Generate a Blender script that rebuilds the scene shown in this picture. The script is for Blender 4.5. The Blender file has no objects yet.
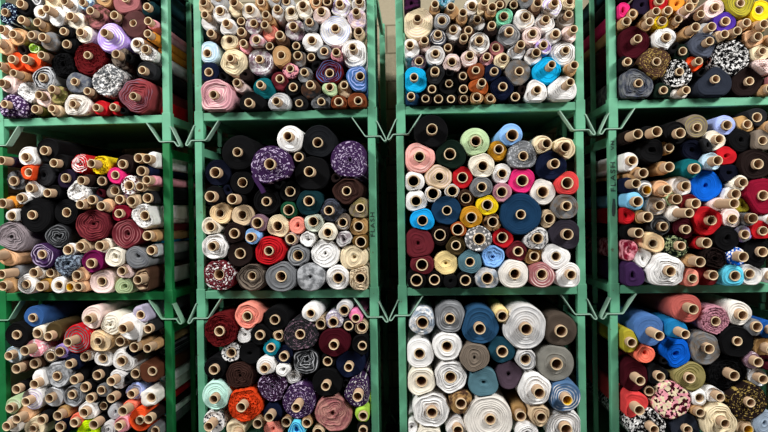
# A wall of steel stacking racks packed with rolls of cloth.
import bpy, bmesh, math, random
import numpy as np
from collections import Counter
from mathutils import Matrix, Vector
EXPOSURE, LAMP, FILL, WORLD = 0.0, 315, 205, .003
# ---- every roll of cloth, rack by rack.  One line each:
#   hx hy fx fy r colour [finish]   tube mouth, cloth centre, cloth radius as measured on the photograph
#   n fx fy r colour [finish]       a roll wound without a tube;   b ... = pushed back behind the post
# finishes: s speckled, m mottled, l layered, f floral, c pixel camouflage, k checked (":colour" = second colour);
#           w wavy, h shaggy, v velvet, x clear wrapped, y yellow tube; last rows of the top racks: unseen rolls added to shade the gaps
ROLLS = {
(0, 0): """
4.5 12 7 13 11 navy s:pale_blue
20 3.5 25 6 9 black
n 36 -1 7 grey l:white
47 -4 52 0 9 cream
64 1 71 6 9 white
82 2 86 2 8 pale_blue f:denim_blue
46 8.5 57 16 10 white
41 12 40.5 12 8 pale_grey l:white
21 19.5 29 23 6 sage_green m:grey
37 22 46 26 6.5 tan
70 16 76 21 9.5 ivory
90 10.5 98 16 13.5 dusty_rose m:brown,w
63 31 66 32 8.5 black
0.5 29 6 33 8 white
12.5 34 18 37 9 peach m:tan
31 35 34 37 7 taupe
42 37 50 41 9.5 taupe m:grey
80 32 85 35 9.5 ivory
66 44 70 44 9 black
-3 42 5 47 8 peach
n 35 49 7 lime_green l:white,w
41 55 47 58 5 brown
11.5 59 17 61 9.5 neon_orange
25 59 33 62 10 neon_orange
n 63 65 13 black h
87 55 90 60 18 dark_red h
114 15 120 18 6.5 brown
125 -2 127 2 14.5 dusty_rose
133 23 133 23 15 maroon_brown
147.5 8.5 151 12 9 dark_teal
149 24 156 26 6.5 pink
147.5 35 154 38 7 amber
103 -3 103 0 8.5 tan
104 32.5 112 38 15.5 lavender l:white
136 43 138 45 8 white
145 49 149 53 10 white h
116.5 54 124 58 12.5 taupe m:dark_brown
142 70 147 71 11 charcoal
n 108 80 17 grey h,s:white
133 96 138 100 24 brick_rose l:mauve,w
87 91 92 95 5.5 brown
96 107.5 101 108 8 red
113 107 118 108 8 red
42 77.5 45 78 13 silver_grey k:charcoal,w
74 81.5 78 83 12.5 grey m:slate
13 73 24 77 5 tan
-3 65 7 69 5.5 tan
1.5 83 10 84 9.5 pale_pink
n 27 92 11.5 white h
51.5 89 58 96 10 brown c:olive
38.5 95 45 100 8.5 pale_pink
4 104 13 110 17 purple f:lilac,w
35 109 40 111 5.5 olive
51.5 108.5 56 110 6.5 beige
72.5 104 77 106 14.5 off_white w
b 165 22 8 dark_teal
b 164 36 6 dusty_pink
b 163 48 6 amber
b 167 108 9 red
n 128 58 5 black
n 22 50 6 dark_brown
n 122 110 4 black
151 -14 152 -12 11 dark_teal
158 -36 158 -34 10 charcoal
134 -26 134 -24 10 dark_brown
""",
(1, 0): """
203 2 205 6 7.5 beige
204.5 14.5 210 22 9 pale_grey l:white
217 -4 217 0 7.5 silver_grey
219.5 10.5 220 14 9 white
233.5 2 236 11 8 cream
249 9 250 11 8.5 off_white
260.5 1.5 261 4 6.5 tan
275 -3 274 1 7 silver_grey
241 21 241 23 6.5 brown
265.5 14.5 269 20 6.5 tan
277 8.5 279 14 8.5 pale_grey w
226 23 229 28 9.5 pale_grey l:white
253.5 23 254 26 9.5 mauve m:pale_grey
264.5 24.5 270 34 9.5 coral_pink w
210.5 33 214 37 5.5 brown
229.5 40 229.5 41.5 9.5 cream
241 31.5 243 36 6.5 brown
243 43 246 47 7 pink
256 39.5 257 41 8.5 dusty_pink m:pale_grey
279.5 35 282 39 6.5 brown
269.5 46 270 47 6 dark_brown
207 53 208.5 52 11.5 pale_blue l:white
230 58 234 62 14.5 cream w
259 59 261 61 14.5 mauve m:pale_grey,x
281 55 281 56 10.5 tan
286 1 286 2 7.5 silver_grey
291 11.5 291 13 8.5 ivory
302.5 5 304 9 9.5 ivory
316 1.5 316 3 8 peach
327 1 327 2 6.5 brown
321 11 322 14 9.5 pale_pink l:white
339.5 3.5 340 7 11.5 white l:lavender,w
359 1 359 5 8 pale_grey
356 11.5 357 18 10.5 pale_pink m:lilac
293 26 295 30 10.5 mauve m:pale_grey
309 21.5 310 25 7.5 grey
335 28 335.5 30 16 white l:periwinkle
358.5 31 359 34 5.5 beige
311.5 40 312.5 42 10.5 white
296 46 296 47 6.5 black
324 51 324 52 7.5 grey
336 52 337 56 6.5 pink
352.5 47 354 54 14.5 white
297.5 55 298 58 8.5 taupe m:grey
311 57 311 57 6 dark_brown
290 68.5 290 70 8.5 pink f:plum
208.5 72 209 73 11.5 navy
236.5 82.5 240 86 6.5 pale_pink
260 84.5 264 89 11.5 teal
279.5 78.5 279.5 81 9.5 maroon
213 94.5 215 97 20.5 dusty_pink l:pale_pink,w
248.5 102.5 253 105 14.5 black
276 101 280 105 12.5 silver_grey l:pale_grey,x
304 72 305 75 8 grey
329.5 73 329 73 14.5 dark_red l:denim_blue,w
360 76 357 79 14.5 denim_blue l:periwinkle,w
293 87 293 88 8.5 black
310 84.5 311 90 10.5 charcoal m:brown
329.5 87 330 88 8.5 pale_green
344 85 345 88 9.5 beige
299 103 300 104 9.5 charcoal
321 101.5 321 103 10.5 charcoal m:grey
338.5 101.5 338.5 104 9 rust
358 100.5 357.5 102 10.5 rust
n 245 74 7 dark_brown
n 317 66 6 black
n 223 77 6 black
357 -18 357 -14 10 grey
210 -18 211 -14 9 taupe
""",
(2, 0): """
n 411 3 10 plum m:black
n 444 0 14 turquoise m:pale_blue,w
435 4 435 10 5.5 tan
451 6.5 452 12 7.5 tan
472 5.5 472 7 8 white
485 2 483 9 8 cream
417.5 18 418 23 16 cream l:pale_pink
463 12.5 462 20 5.5 tan
442 20.5 442 21 9 grey l:pale_grey
477.5 19 477 22 8 grey m:white
453.5 29 453.5 32 8.5 pale_grey l:white
438 34 438 37 8.5 slate l:white
468.5 30 468 32 6.5 brown
464 37.5 463 42 6 dark_brown
479.5 40 479 43 11 white l:grey,w
410 44.5 410 48 9.5 white
424.5 40 425 46 6.5 pale_pink
448 47.5 448 48 5.5 brown
435.5 53 435.5 55 10 pale_grey l:white
452 61.5 452 63 10 pale_pink l:pale_grey,w
470 55 469 59 8.5 pale_pink l:white
487 56.5 487 59 6.5 dusty_pink
419 61 419 62 7.5 mauve s:pale_grey
435 71 436 75 10.5 charcoal
492 6.5 491 13 5.5 tan
500 4.5 500 5 6 brown
514 4.5 514 6 6.5 dark_brown
504 16 504.5 16.5 9 mint_green
526 -4 526 1 7.5 grey
538 2.5 533 10 6.5 brown
555 2.5 552 7 10.5 white l:lavender,x
570 1 569 3 8 cream
526 16 524 19 11 white l:beige,w
546 19 545 23 10.5 white l:pale_pink,w
569 14 566 18 9.5 taupe l:pale_grey
492 25 491 29 6.5 dark_brown
509.5 31 509 35 11.5 grey l:pale_grey
533 33 532 35 9 pale_pink l:white
556 33.5 554 36 8.5 pale_grey l:white
574 29 570 34 8.5 pale_pink
496 47.5 497 48 7.5 dusty_rose
521 44.5 516 52 9.5 silver_grey l:white,x
544 44.5 543 47 8.5 lavender m:white
536.5 52.5 534 56 9.5 white l:pale_pink,w
566 50 563 53 13 white l:taupe,x
504 58 502 61 8.5 cream
552 64.5 547 71 14 turquoise_blue
574.5 65 569 70 6.5 tan
519.5 71 517 72 13.5 taupe m:grey
414 77 415 79.5 13 turquoise_blue
449 83.5 449 84 11.5 black
432 89 432 90 6 black
411 96 412 100 8.5 dark_blue
425.5 98.5 426 99 6.5 dark_brown
438.5 101 438.5 101 7 black
451 100.5 451 100.5 7 black
463 76 463 77 6.5 dark_brown
463.5 89 463.5 89 6.5 black
464 100 464 100 6.5 brown
476 70 477 72 9.5 rust
482 82.5 477 87 11 orange_rust
477 99.5 477 100 6.5 tan
494.5 71 492 73 9.5 navy
503 86.5 502 88 12.5 navy
490.5 99.5 490.5 100 6 tan
515.5 97.5 515 98 6.5 black
537.5 89.5 533.5 92 14 white
570.5 82 562 90 14.5 white
n 449 73 5 black
n 523 90 5 dark_brown
568 -20 567 -17 10 taupe
410 -20 410 -16 10 charcoal
""",
(3, 0): """
n 623 10 8 hot_pink
633 13.5 632 14 5.5 tan
627 21 624 23 6 tan
n 642 5 9.5 dark_purple
660 0 659 3 9.5 red
656.5 11 650 15 6 beige
650 21.5 643 26 6 tan
668 11 664 15 5.5 ochre
n 677 4 8.5 amber
689.5 7.5 681 14 6.5 pale_pink
663 20 661 22 7.5 yellow
679 18.5 673 23 5.5 tan
638 38.5 633 43 17.5 burgundy v
667 37 664 40 13 white l:silver_grey,w
696 27 686 34 6 tan
657 61.5 654 62 17 brown s:gold
626.5 61.5 623 63 10 black
683 51 681 52 8.5 dark_green
695 0 692 3 5.5 tan
701 14 695 19 6 dark_brown
716 7 714 9 10.5 pale_pink
741 3 741 2 14 olive_yellow l:olive
759 10 760 11 10.5 yellow
726 21 724 23 12 violet
712 26.5 705 31 7.5 silver_grey
747 22.5 741 26 5.5 tan
740 31.5 733 36 6 tan
725 34 719 37 6.5 beige
764.5 24 757 28 6.5 tan
710 41 704 45 14 slate w
758.5 36.5 753 39 10 peach
n 731 57 19 black s:white,h
763 51 759 53 10 cream
699 61 694 64 9 orange_red
n 762 67 10.5 pale_pink h
774 38 767 42 6 tan
639 83 636 85 18.5 grey m:slate,w
680 71.5 677 74 14.5 black s:white,h
664 90 662 92 9.5 dark_green
686.5 90 678 94 9 off_white
716 79 713.5 82 18.5 dark_slate
750 81 748 83 17 dark_brown
776 84 770 86 8 dusty_rose
773 95 768 97 6.5 tan
778 66 776 60 9 brown
n 675 47 7 black
n 703 72 5 black
n 737 36 5 black
624 -10 623 -8 8 black
638 -24 637 -22 11 dark_purple
622 -30 621 -28 9 dark_teal
""",
(0, 1): """
1 160.5 12 162 5.5 dark_purple
25 157 29 156.5 10.5 white
44 150.5 48 150 12.5 black
53.5 163 60 163 9.5 black
28.5 172.5 29 172.5 9.5 neon_orange w
n 43 175 12 charcoal l:black
13 181 16 180 10 charcoal m:grey
29.5 188 34 189 10 pale_grey l:white,x
65 178 67 179 10.5 dark_purple
47 193 54 192 7.5 black
n 78 191 13 white s:black,w
92 199 95 199 5.5 slate
81 180.5 88 180 6.5 dark_brown
91 163.5 101.5 165.5 10 yellow h
n 81 164 10.5 red k:white,w
20 198 24 199 7 white
2 203.5 12 203 7.5 amber
80 204.5 86 204 6 tan
122 164 126 164 10 dark_brown
101.5 181 104 182 7.5 black
115 175 116 175.5 9.5 hot_pink w
139 158 143 158 5.5 tan
147 158.5 154 160 9 white
141 171 146 171 8.5 navy
146.5 180 154 180.5 5.5 pink
129 185.5 130 185 10 white f:maroon
139.5 186.5 143 186.5 5.5 beige
115 191 113 192 8 taupe
151 196 153 195.5 10 charcoal
119 199 122 199.5 6.5 mauve
131 201 135 201.5 8 beige
11.5 216 13 216 7.5 pale_grey l:white
31.5 215 35 215.5 18.5 black
66.5 212.5 66 212 13 black
n 12 237 18.5 mauve_grey l:charcoal,w
n 58 237 14.5 charcoal l:grey,w
n 93 224 19.5 maroon l:brick_rose,w
101 206 108 205 7 peach
118.5 213.5 121 214 9.5 crimson
146 215 147 215.5 15 white h
147.5 235 152 234.5 7 tan
n 127 234 16.5 maroon l:dusty_rose
99.5 246 105 245 8 ivory
n 116 257 11.5 ivory w
n 138 256 14.5 grey l:slate
152.5 249 156 249 6.5 silver_grey x
121.5 271 125 271 8.5 pale_pink
137.5 280 148 280 15 brown l:beige,w
n 124 287 10 sage_green l:pale_green
101.5 281.5 102 282 13.5 pale_pink
90.5 263.5 93 262 12 magenta_plum
-5 256 8 256 10.5 peach l:tan
41.5 254.5 44 255.5 14 purple l:lilac,w
67.5 250 69 250 7.5 white
80 246.5 84 246 7.5 beige
n 67 264 13.5 blue_grey h,s:slate
76.5 275.5 79 274 10 peach
1 274.5 20 270 6.5 grey
33.5 273 40 272 7 off_white
50 273 54 272.5 6.5 beige
2.5 286 10 285 8.5 tan
25.5 284.5 27 284 10.5 white
40 286.5 46 285 7 ochre
59 285.5 59 285.5 8.5 white
69.5 287 69.5 287 5.5 beige y
78 287 83 286.5 6 peach
b 168 196 9 charcoal
b 167 213 9.5 white l:taupe
b 167 247 8 cyan_blue
b 166 276 9 pale_grey
b 167 228 7 maroon
n 100 194 5 burgundy
""",
(1, 1): """
237 152 239 153 18 black
215 172.5 218 172.5 13.5 dark_navy
242.5 182.5 242 183 13 black
269.5 164 271 166.5 21 purple s:lilac
287.5 136 290 139 13.5 white
317.5 142.5 318.5 142 17 black_grey
298.5 157 299 157 6.5 charcoal
309 171.5 312 173 18.5 black
n 350 160 19.5 purple s:lilac
346.5 191 347 190 15.5 chocolate_brown w
210 196.5 214 196 10.5 black
232 199 238 199 8.5 black
266 201.5 267 201 14 black
290 191.5 290 191 11.5 black
220 213.5 220 213.5 11.5 pale_peach
242 215 242 215.5 11.5 beige
257 223 258.5 223 9 mauve
277.5 226 278 226.5 12 cream
210 226.5 211 226 10 ivory
234 233.5 235 233 11.5 dark_brown
250 237.5 252.5 236 8.5 light_blue
288.5 210 289 209.5 9 green
308.5 201 310 203 14.5 dark_teal
328.5 210.5 331 210 12 charcoal m:slate
360 208 360 208 11.5 taupe m:khaki
n 297.5 225.5 9 coral_pink
313 221.5 314 222 11 pale_sage
342.5 222.5 343 221.5 9 taupe l:pale_grey
358.5 226.5 359 226.5 10.5 camel
327.5 232.5 327.5 232.5 10 ivory
290.5 239 292 239 7.5 pale_pink m:grey
n 308 239.5 9.5 white w
n 344 239.5 9.5 mauve_grey m:pale_grey,w
362.5 242 362.5 242.5 9.5 bronze_brown
212 246.5 215.5 247 14.5 white w
240 253.5 240 254 13.5 dark_brown
268.5 251 270.5 251 16.5 red w
219 274.5 219 275 17 maroon s:white,w
252 276 251.5 278 15.5 taupe l:dark_brown,w
281 276.5 281 276.5 16 grey
298 255.5 298 255.5 12 grey l:silver_grey,w
n 325 253.5 15 white
n 354.5 257 15 cream l:beige
n 310 277 14.5 silver_grey m:grey
338 278 338 277.5 12.5 white l:grey
360 278.5 362 277.5 14.5 pale_beige h
n 279 184 6 black
n 337 178 6 dark_brown
n 228 190 6 dark_navy
""",
(2, 1): """
432 129 431 132 17 black
419.5 156.5 420 157.5 16 salmon_pink l:pale_pink
450 154 451 155 15.5 dark_green
476 141 475 142.5 14.5 pale_green
483 166 481 165 13.5 ivory
413.5 181 414 181 10.5 white
439.5 176.5 438.5 176 14 beige l:pale_pink
462.5 177.5 463 177 11.5 red
482 187 481 187 11.5 grey
512.5 135 511 135 11.5 light_blue
499 149 498 150.5 10 mustard
523.5 156 522.5 155 15 grey s:silver_grey
547 143.5 542 146 10.5 cream
566 147 564 149 12 cream l:beige,w
555 163.5 551 165 16 navy
502.5 173.5 502 173.5 10 white
522.5 180.5 522 180 13.5 hot_pink
567.5 183 567 183 12.5 coral_red
543 192 542.5 191.5 13.5 off_white s:pale_grey
416 201 416 201 11.5 white
433 193.5 433 194 8.5 white
452.5 191 452 190.5 7.5 pale_grey
466 198 466 198 9 brown
487.5 205 487.5 205 11 yellow
447 210.5 446.5 210.5 15 dark_blue
422.5 220.5 422.5 220 12.5 cyan_blue
471.5 217.5 471 217 11.5 mustard
458 229.5 459 229 8.5 orange_rust
440 235 441 234.5 11.5 dark_brown
479.5 239 478.5 239 13.5 grey f:white
493 222 492.5 222.5 9.5 dark_brown m:tan
502 192 502.5 193 10 mauve_pink
521 214.5 521 214.5 21 dark_blue
567 206 565 207 13 grey m:taupe
549.5 218.5 548 219 9.5 beige
568 234.5 565 235 16 dark_purple_grey
n 418 243.5 16.5 maroon
456 245.5 456 245.5 10.5 olive_brown
422 265 422 264.5 12 maroon
n 446 263.5 12.5 pale_yellow
470 262 470.5 262 12.5 teal_grey
n 492.5 257 13 light_blue w
416.5 280.5 416.5 279 10.5 black
434.5 280 434.5 279.5 9 black
n 450.5 281 7.5 black
465.5 280.5 465.5 280.5 9 black
487.5 278.5 487 278.5 12.5 blue_grey m:pale_grey
502.5 237.5 503.5 238 11 red
538 238.5 536.5 238.5 13 pale_grey f:grey,w
518.5 251.5 517 252 11 maroon
534.5 256.5 534 256.5 9.5 camel
556 256.5 556.5 256.5 14.5 white
515 274 514 274 15 off_white
542 274.5 542 274.5 13.5 dusty_rose l:pale_pink
571.5 275 568 276 13.5 white l:pale_grey
""",
(3, 1): """
638 134 626 137 6.5 dark_brown
657 131.5 647 133 7.5 black
680.5 133 675 133 11.5 black
697.5 127.5 696 126 11.5 taupe l:khaki
669.5 147.5 666 147 7.5 camel
n 652 150 12.5 black
627 160.5 623 162 9.5 white
669.5 167 662 168 6.5 tan
643.5 173 635 174 7.5 tan
695.5 168.5 691 169 10.5 teal
n 693 150 10.5 dark_navy
n 708 145 8 charcoal
727.5 125 725 125.5 10 periwinkle
748 124 746 124 9.5 camel
757 117.5 757 119 10.5 charcoal
719.5 139 715 140.5 10.5 ivory
n 741 140 12.5 black
763 140.5 762 140 11.5 taupe
n 726 156 10.5 red
718 160.5 711 162 9.5 pale_blue
758.5 164 756 164 15.5 dark_brown
n 729 173 10 dark_navy
774 126 770 128 7.5 tan
632 183.5 622 187 9.5 navy
647 190 645 189 8.5 grey l:white,y
667.5 189.5 661 189.5 9 peach
686 186 682 186 10.5 white
677 199 672 199 7.5 pale_green
638 201.5 633 201 10.5 sky_blue
660 205.5 656 206 11 pale_grey l:beige
n 625.5 215 10 red
648 217 640 216.5 6.5 camel
689.5 213 672 213 9 off_white
696 203.5 688 204 10.5 dark_red
664 226.5 660 225 10.5 charcoal l:grey
686.5 229.5 683 228.5 11 burgundy
639 233 630 232 8.5 black
n 706 185.5 16 royal_blue
743.5 182.5 739 183 9.5 ivory w
763.5 195.5 762 197 18.5 crimson
736 194 732 194.5 8 white
734.5 203.5 714 204.5 8.5 pale_pink
n 744 204.5 9.5 olive_yellow w
733 219 731 219 11 pale_pink l:white
753 218.5 748 219 8 grey
712 220.5 708 221 14.5 red
745.5 234.5 743 233 9 grey m:lavender
763.5 231 762 231 10.5 red
n 727 238 13.5 black
774 219 771 219 6.5 white
653 243.5 654 243 11 pale_peach l:peach
681.5 246 676 247 12 dark_green s:sage_green,h
n 625 251 11 crimson m:pink
n 644 259 11.5 white
n 632 275.5 14 purple
671 271.5 666 272 19.5 white l:pale_grey,w
693 278.5 691 278 9 coral_pink
700.5 262 690 261 6.5 tan
707 243 700 243 6.5 red
n 715 259 11.5 dark_brown h
743.5 257 735 257 10 royal_blue f:white
713.5 275.5 707 276 11.5 dark_red
735.5 276 733 276 12 cyan_sky
750 274 752 275 11 off_white m:pale_grey
763 252 759 253 15.5 black
772 276 769 276 7 white
774 255 776 240 8 brown
""",
(0, 2): """
32 318 34 317 11 deep_blue
16 335 17 335 13 black
37 333.5 39.5 333 8.5 ivory
48 336.5 53 331.5 10 olive_brown
67.5 342.5 78 339 15 red k:grey
24.5 351 35 348 10 pink f:white
8.5 356 14 355 9 pale_blue l:pale_grey
59.5 352 62 351 7.5 lavender l:denim_blue
50.5 356.5 51 355.5 7.5 taupe x
34 364 39 362.5 6.5 brown
16 369 24 366.5 6 brown
69 364.5 73 362 8.5 navy
84.5 357 88 354 6.5 off_white
88 319.5 93 317.5 12 pale_pink l:ivory
n 110 325 13 ivory w
122.5 329 132 326.5 14.5 white
144.5 312 145 312 10 lavender_grey
153.5 328.5 157 327 8.5 charcoal
97.5 341.5 100 341 12.5 pale_peach m:beige
120 341.5 122 341 6.5 beige
134 347.5 139 345.5 5.5 tan
147.5 348 156 344 5.5 tan
102.5 358.5 104 358 10 white
121 361.5 124 360 13 white
152.5 370.5 153 369 15.5 chestnut_brown
56.5 376.5 57.5 375 14 silver_grey m:grey,w
34 384.5 41 377 9.5 white
16 389.5 22 388 6.5 black
49 398.5 54 397 10.5 silver_grey x
71.5 395 75 396.5 12 grey l:silver_grey,w
74 380 80 377 6.5 black
25.5 402 33 398.5 12 white l:lavender
9.5 408.5 14 406 9 pale_green l:white
16 419.5 26 414 10.5 peach
41 420.5 45 417 6.5 black
57.5 416 64 412 7 camel
83.5 413 88 411 11 white
6.5 426.5 15 424 9 off_white
32.5 429 34 427 11.5 cream
59.5 427.5 63 425 9 navy
74 423 77 421 7.5 coral
n 88 431 13 neon_yellow
93.5 425 103 421 6.5 black
97 375.5 100 374 9.5 black
84.5 387.5 88 386 6.5 black
90 398.5 95 397 6.5 black
101 390.5 103 390.5 7 grey
111 381.5 120 379 11.5 pale_grey l:white,w
135 374 136 374 7.5 taupe
111 398.5 118 395 6.5 black
103.5 406 103.5 406 6.5 black
131 394.5 135 392.5 11 periwinkle l:white,w
154.5 396.5 153 399 13 off_white w
122.5 411.5 131 407 8.5 coral
139.5 420.5 141.5 418.5 13.5 neon_orange
n 115 412 8 silver_grey x
154.5 418.5 160 416 6 dark_brown
118.5 426.5 122 424 8.5 pink
158.5 428.5 159 427 9.5 grey x
n 108 430 8.5 pale_grey
b 166 333 9 grey
b 167 357 10 charcoal s:grey
b 167 381 10 white l:turquoise
b 169 400 7 red
b 168 417 9 white l:turquoise
n 127 380 6 black
n 130 352 6 dark_navy
""",
(1, 2): """
219 331.5 221 330.5 17.5 dark_red h
247 316.5 248 316.5 14.5 coral_pink w
274.5 320 276 320 13.5 black
259.5 335.5 260 334 11.5 black
n 244 335 9 white
278.5 336 279 336 7 beige
231 353 231 352.5 10.5 white f:charcoal
n 249 354 11.5 black
270.5 348 272 347 9.5 turquoise
283.5 357 285 355 10.5 navy
213.5 370 215 368 11.5 black
310.5 313.5 311 313 9.5 white
320.5 324.5 321 324 6.5 beige
333 322.5 334 321.5 10 lavender_grey f:white
344 310.5 344.5 309.5 8.5 silver_grey m:pale_grey
358 317 358 316.5 10 candy_pink
349 325.5 349 325 7 charcoal
365 327 364 327 7.5 beige x
300 334.5 300 336 17.5 charcoal s:mauve
333.5 345.5 334.5 343 16 burgundy v
362.5 346 362 345 10.5 black
n 306 360 15.5 charcoal l:silver_grey,w
327.5 361.5 329 361 9.5 black
348.5 367.5 349 364 15.5 navy
n 240 376 16.5 chocolate_brown w
264 369 266 366.5 10 white
n 283 370 8 white
213.5 399.5 216 395.5 14.5 pale_mint
241 407.5 245 404 18.5 orange_red h
n 272 387.5 16 plum_purple s:lilac,w
n 293 377 8 white
269 417.5 273 413 10 navy
208.5 427 214 422 11.5 white f:navy
257.5 424 260 422 6 tan
236 436 234 428 10.5 cream w
n 273 429 10 coral_pink
286 422.5 287 421 5.5 tan
296 408 300 401 18.5 purple s:lilac
325.5 386.5 328 383 16 black
357.5 397 357 391 16.5 purple s:pale_grey
n 332 414 21 rose_beige m:dusty_rose,w
364.5 416.5 365 414 8.5 lime_green
306.5 423.5 307 422 5.5 tan
n 296 430 9.5 cyan_sky l:royal_blue
363 431 364 429 7.5 black
318 433 318 432 6 beige
n 345 384 4 black
""",
(2, 2): """
422.5 323 422 321 14.5 blue_grey m:white,w
450 319 451 318 16 grey l:silver_grey
480 329 480 325.5 19 steel_blue
419.5 354 419.5 354 15 white
447 346.5 447.5 347 15 white
n 474.5 358 15 taupe
502.5 316.5 501 315 8 pale_yellow
526.5 329.5 524 327.5 22.5 pale_grey l:silver_grey
561.5 331.5 560 330.5 16.5 taupe_brown
502.5 352 503 349.5 14 dark_teal_blue
525.5 359.5 525.5 359.5 12 pale_grey l:grey,w
557 364.5 555 364 18.5 warm_grey
421.5 381.5 422 383 15 ivory
450.5 377.5 451 377 17.5 pale_grey m:white,w
n 484 383 15.5 teal_grey
461 404 461.5 402.5 12.5 brown m:camel
432 413 431 410.5 20 white w
490.5 420 488 420 24.5 off_white
458 431 457 427 11.5 white
n 429 433 12 ivory
n 509 375 14.5 dark_mauve
539.5 393.5 535.5 389.5 17 white
567.5 400.5 564.5 397 16 faded_denim l:white,y
521 416.5 519 413 9 camel
541.5 418 539 415.5 12 beige w
566.5 430 564 427 18 white l:grey
n 527 432 11.5 white
n 411 428 7 white
""",
(3, 2): """
693.5 309.5 686 308 15 salmon_red
659.5 336 649 331 16 denim_blue
685.5 334.5 676 330.5 11.5 cerulean_blue
632 343 629 341 12 olive_yellow
n 645 353 10 coral
n 675 354.5 18 royal_blue
716 321.5 715 321 15 mauve_pink h
743 315.5 738.5 315 13 off_white
757.5 327 754 328.5 9 grey
709.5 349 705 349 17 grey m:taupe
738 341.5 736 342 17 black v
774 331 768 330 9 blue
772 350 765 348 10.5 camel
758.5 362.5 753 361 8.5 mauve x
640.5 381 633 378 16.5 burgundy
660.5 377 658 375.5 12 black_grey
690.5 378.5 689 376 16.5 khaki l:olive
649.5 391.5 648 391 7 black
639.5 410.5 634 406 16 coral_red
n 671 400 20 pink c:burgundy
654.5 430 647 425 18 black s:white,h
688 430 686 428 15 dark_slate
699.5 398 699 398 9 white
734.5 376 727 373 18.5 black h
763.5 379.5 757 378 9.5 silver_grey x
720.5 397.5 714.5 396 10.5 white
751 403 747 402 19.5 dark_brown s:gold
725.5 424 719 421 19 cream w
700.5 413 697 411 6.5 tan
748.5 430 745 428 8.5 beige y
n 764 423 12.5 blue_grey
n 768 361 9 burgundy
n 664 361 4 black
""",
}
COL = dict(
white='EDEBE8', off_white='E3DDD4', ivory='ECE4D2', cream='E9D8B4', beige='CDB594', pale_beige='DECBAC', tan='B78F63', camel='B58F5C', pale_peach='EFCFA0', peach='E0B086',
taupe='84776A', taupe_brown='5C5046', brown='5C4031', chestnut_brown='6B3E2A', dark_brown='2A1D1B', chocolate_brown='4A302A', olive_brown='5A4A2C',
maroon_brown='66403F', bronze_brown='7A5A2C', black='131315', black_grey='202226', charcoal='2F3033', grey='7C7E81', warm_grey='86847C', blue_grey='93A2B2',
pale_grey='CFCDCB', silver_grey='B4B6B9', lavender_grey='AEA6BC', mauve_grey='94888C', slate='565C6C', dark_slate='333947', navy='16203F', dark_navy='10152A',
denim_blue='4F78B4', steel_blue='2F5A80', dark_blue='1E4468', blue='2060B8', royal_blue='0A68E0', cyan_blue='18A0E4', cyan_sky='62CDE8', cerulean_blue='1E80BC',
sky_blue='79BCE2', light_blue='86B6EE', periwinkle='A2B2EA', pale_blue='B8D4E6', turquoise='1690A6', turquoise_blue='10A6DA', teal='0E6C74', dark_teal='12383F',
dark_teal_blue='245468', teal_grey='5A808C', mint_green='84D6B0', pale_mint='BEE6D8', pale_green='B9D2A2', pale_sage='CFD6C6', sage_green='9AA67C', green='1C5A3C',
dark_green='15291F', lime_green='A4CC4C', neon_yellow='CBF20E', olive='6E6A34', olive_yellow='A69A2E', khaki='968A58', yellow='F0CE1E', pale_yellow='EED594',
mustard='C48A22', ochre='B4883C', gold='A88E4E', amber='D88A2E', neon_orange='FF5526', orange_red='E8481C', orange_rust='B45A2A', rust='8E4A2A', coral='F2745C',
coral_pink='F0907E', coral_red='E64848', salmon_red='BE6058', pink='F0A0AC', candy_pink='F080B0', hot_pink='EE2F7C', pale_pink='E9CFC8', dusty_pink='CF98A0',
dusty_rose='A9686A', brick_rose='9E4448', mauve_pink='B8808E', red='D41E28', dark_red='74181C', burgundy='50101E', maroon='7A2A34', crimson='9E1234', plum='52204A',
magenta_plum='86185C', plum_purple='48284C', purple='4A2C5C', dark_purple='2A1E38', dark_purple_grey='3C3742', dark_mauve='5E4C5A', lavender='B296E0', violet='5C3AB8',
mauve='8C6E7E', salmon_pink='F0A89E', deep_blue='3C68A8', faded_denim='54769E', rose_beige='B8847A', lilac='C3B2CE',
kraft='CDAA80')
# ---------------------------------------------------------------- camera
F_PX, D = 590.0, 3.40           # focal length in pixels, distance of the rack fronts
CAM_H = 1.64
YAW, PITCH, ROLL = (math.radians(a) for a in (3.161, -0.224, 0.942))
A = (Matrix.Rotation(YAW, 3, 'Z') @ Matrix.Rotation(PITCH, 3, 'X') @ Matrix.Rotation(ROLL, 3, 'Y'))

def at(px, py, y=D):
    """the point at depth y that the photograph shows at pixel px, py"""
    d = A @ Vector(((px-384)/F_PX, 1, (216-py)/F_PX))
    d *= y/d.y
    return Vector((d.x, y, d.z+CAM_H))

scene = bpy.context.scene
COLL = scene.collection
cam_d = bpy.data.cameras.new('camera')
cam_d.sensor_width = 36
cam_d.lens = F_PX/768*36
cam = bpy.data.objects.new('camera', cam_d)
COLL.objects.link(cam)
X, Yv, Z = A.col[0], A.col[1], A.col[2]
R = Matrix((X, Z, -Yv)).transposed()
cam.matrix_world = Matrix.Translation((0, 0, CAM_H)) @ R.to_4x4()
scene.camera = cam
vs = scene.view_settings
scene.display_settings.display_device = 'sRGB'
vs.view_transform = 'Standard'; vs.look = 'None'; vs.gamma = 1; vs.exposure = EXPOSURE
vs.use_curve_mapping = False

# ---------------------------------------------------------------- materials
def lin(hx):
    c = [int(hx[i:i+2], 16)/255 for i in (0, 2, 4)]
    c = [v/12.92 if v <= .04045 else ((v+.055)/1.055)**2.4 for v in c]
    g = .2126*c[0]+.7152*c[1]+.0722*c[2]
    f = .48+.52*min(1, g/.32)
    return (min(.86, c[0]*f), min(.86, c[1]*f), min(.86, c[2]*f), 1)

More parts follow.
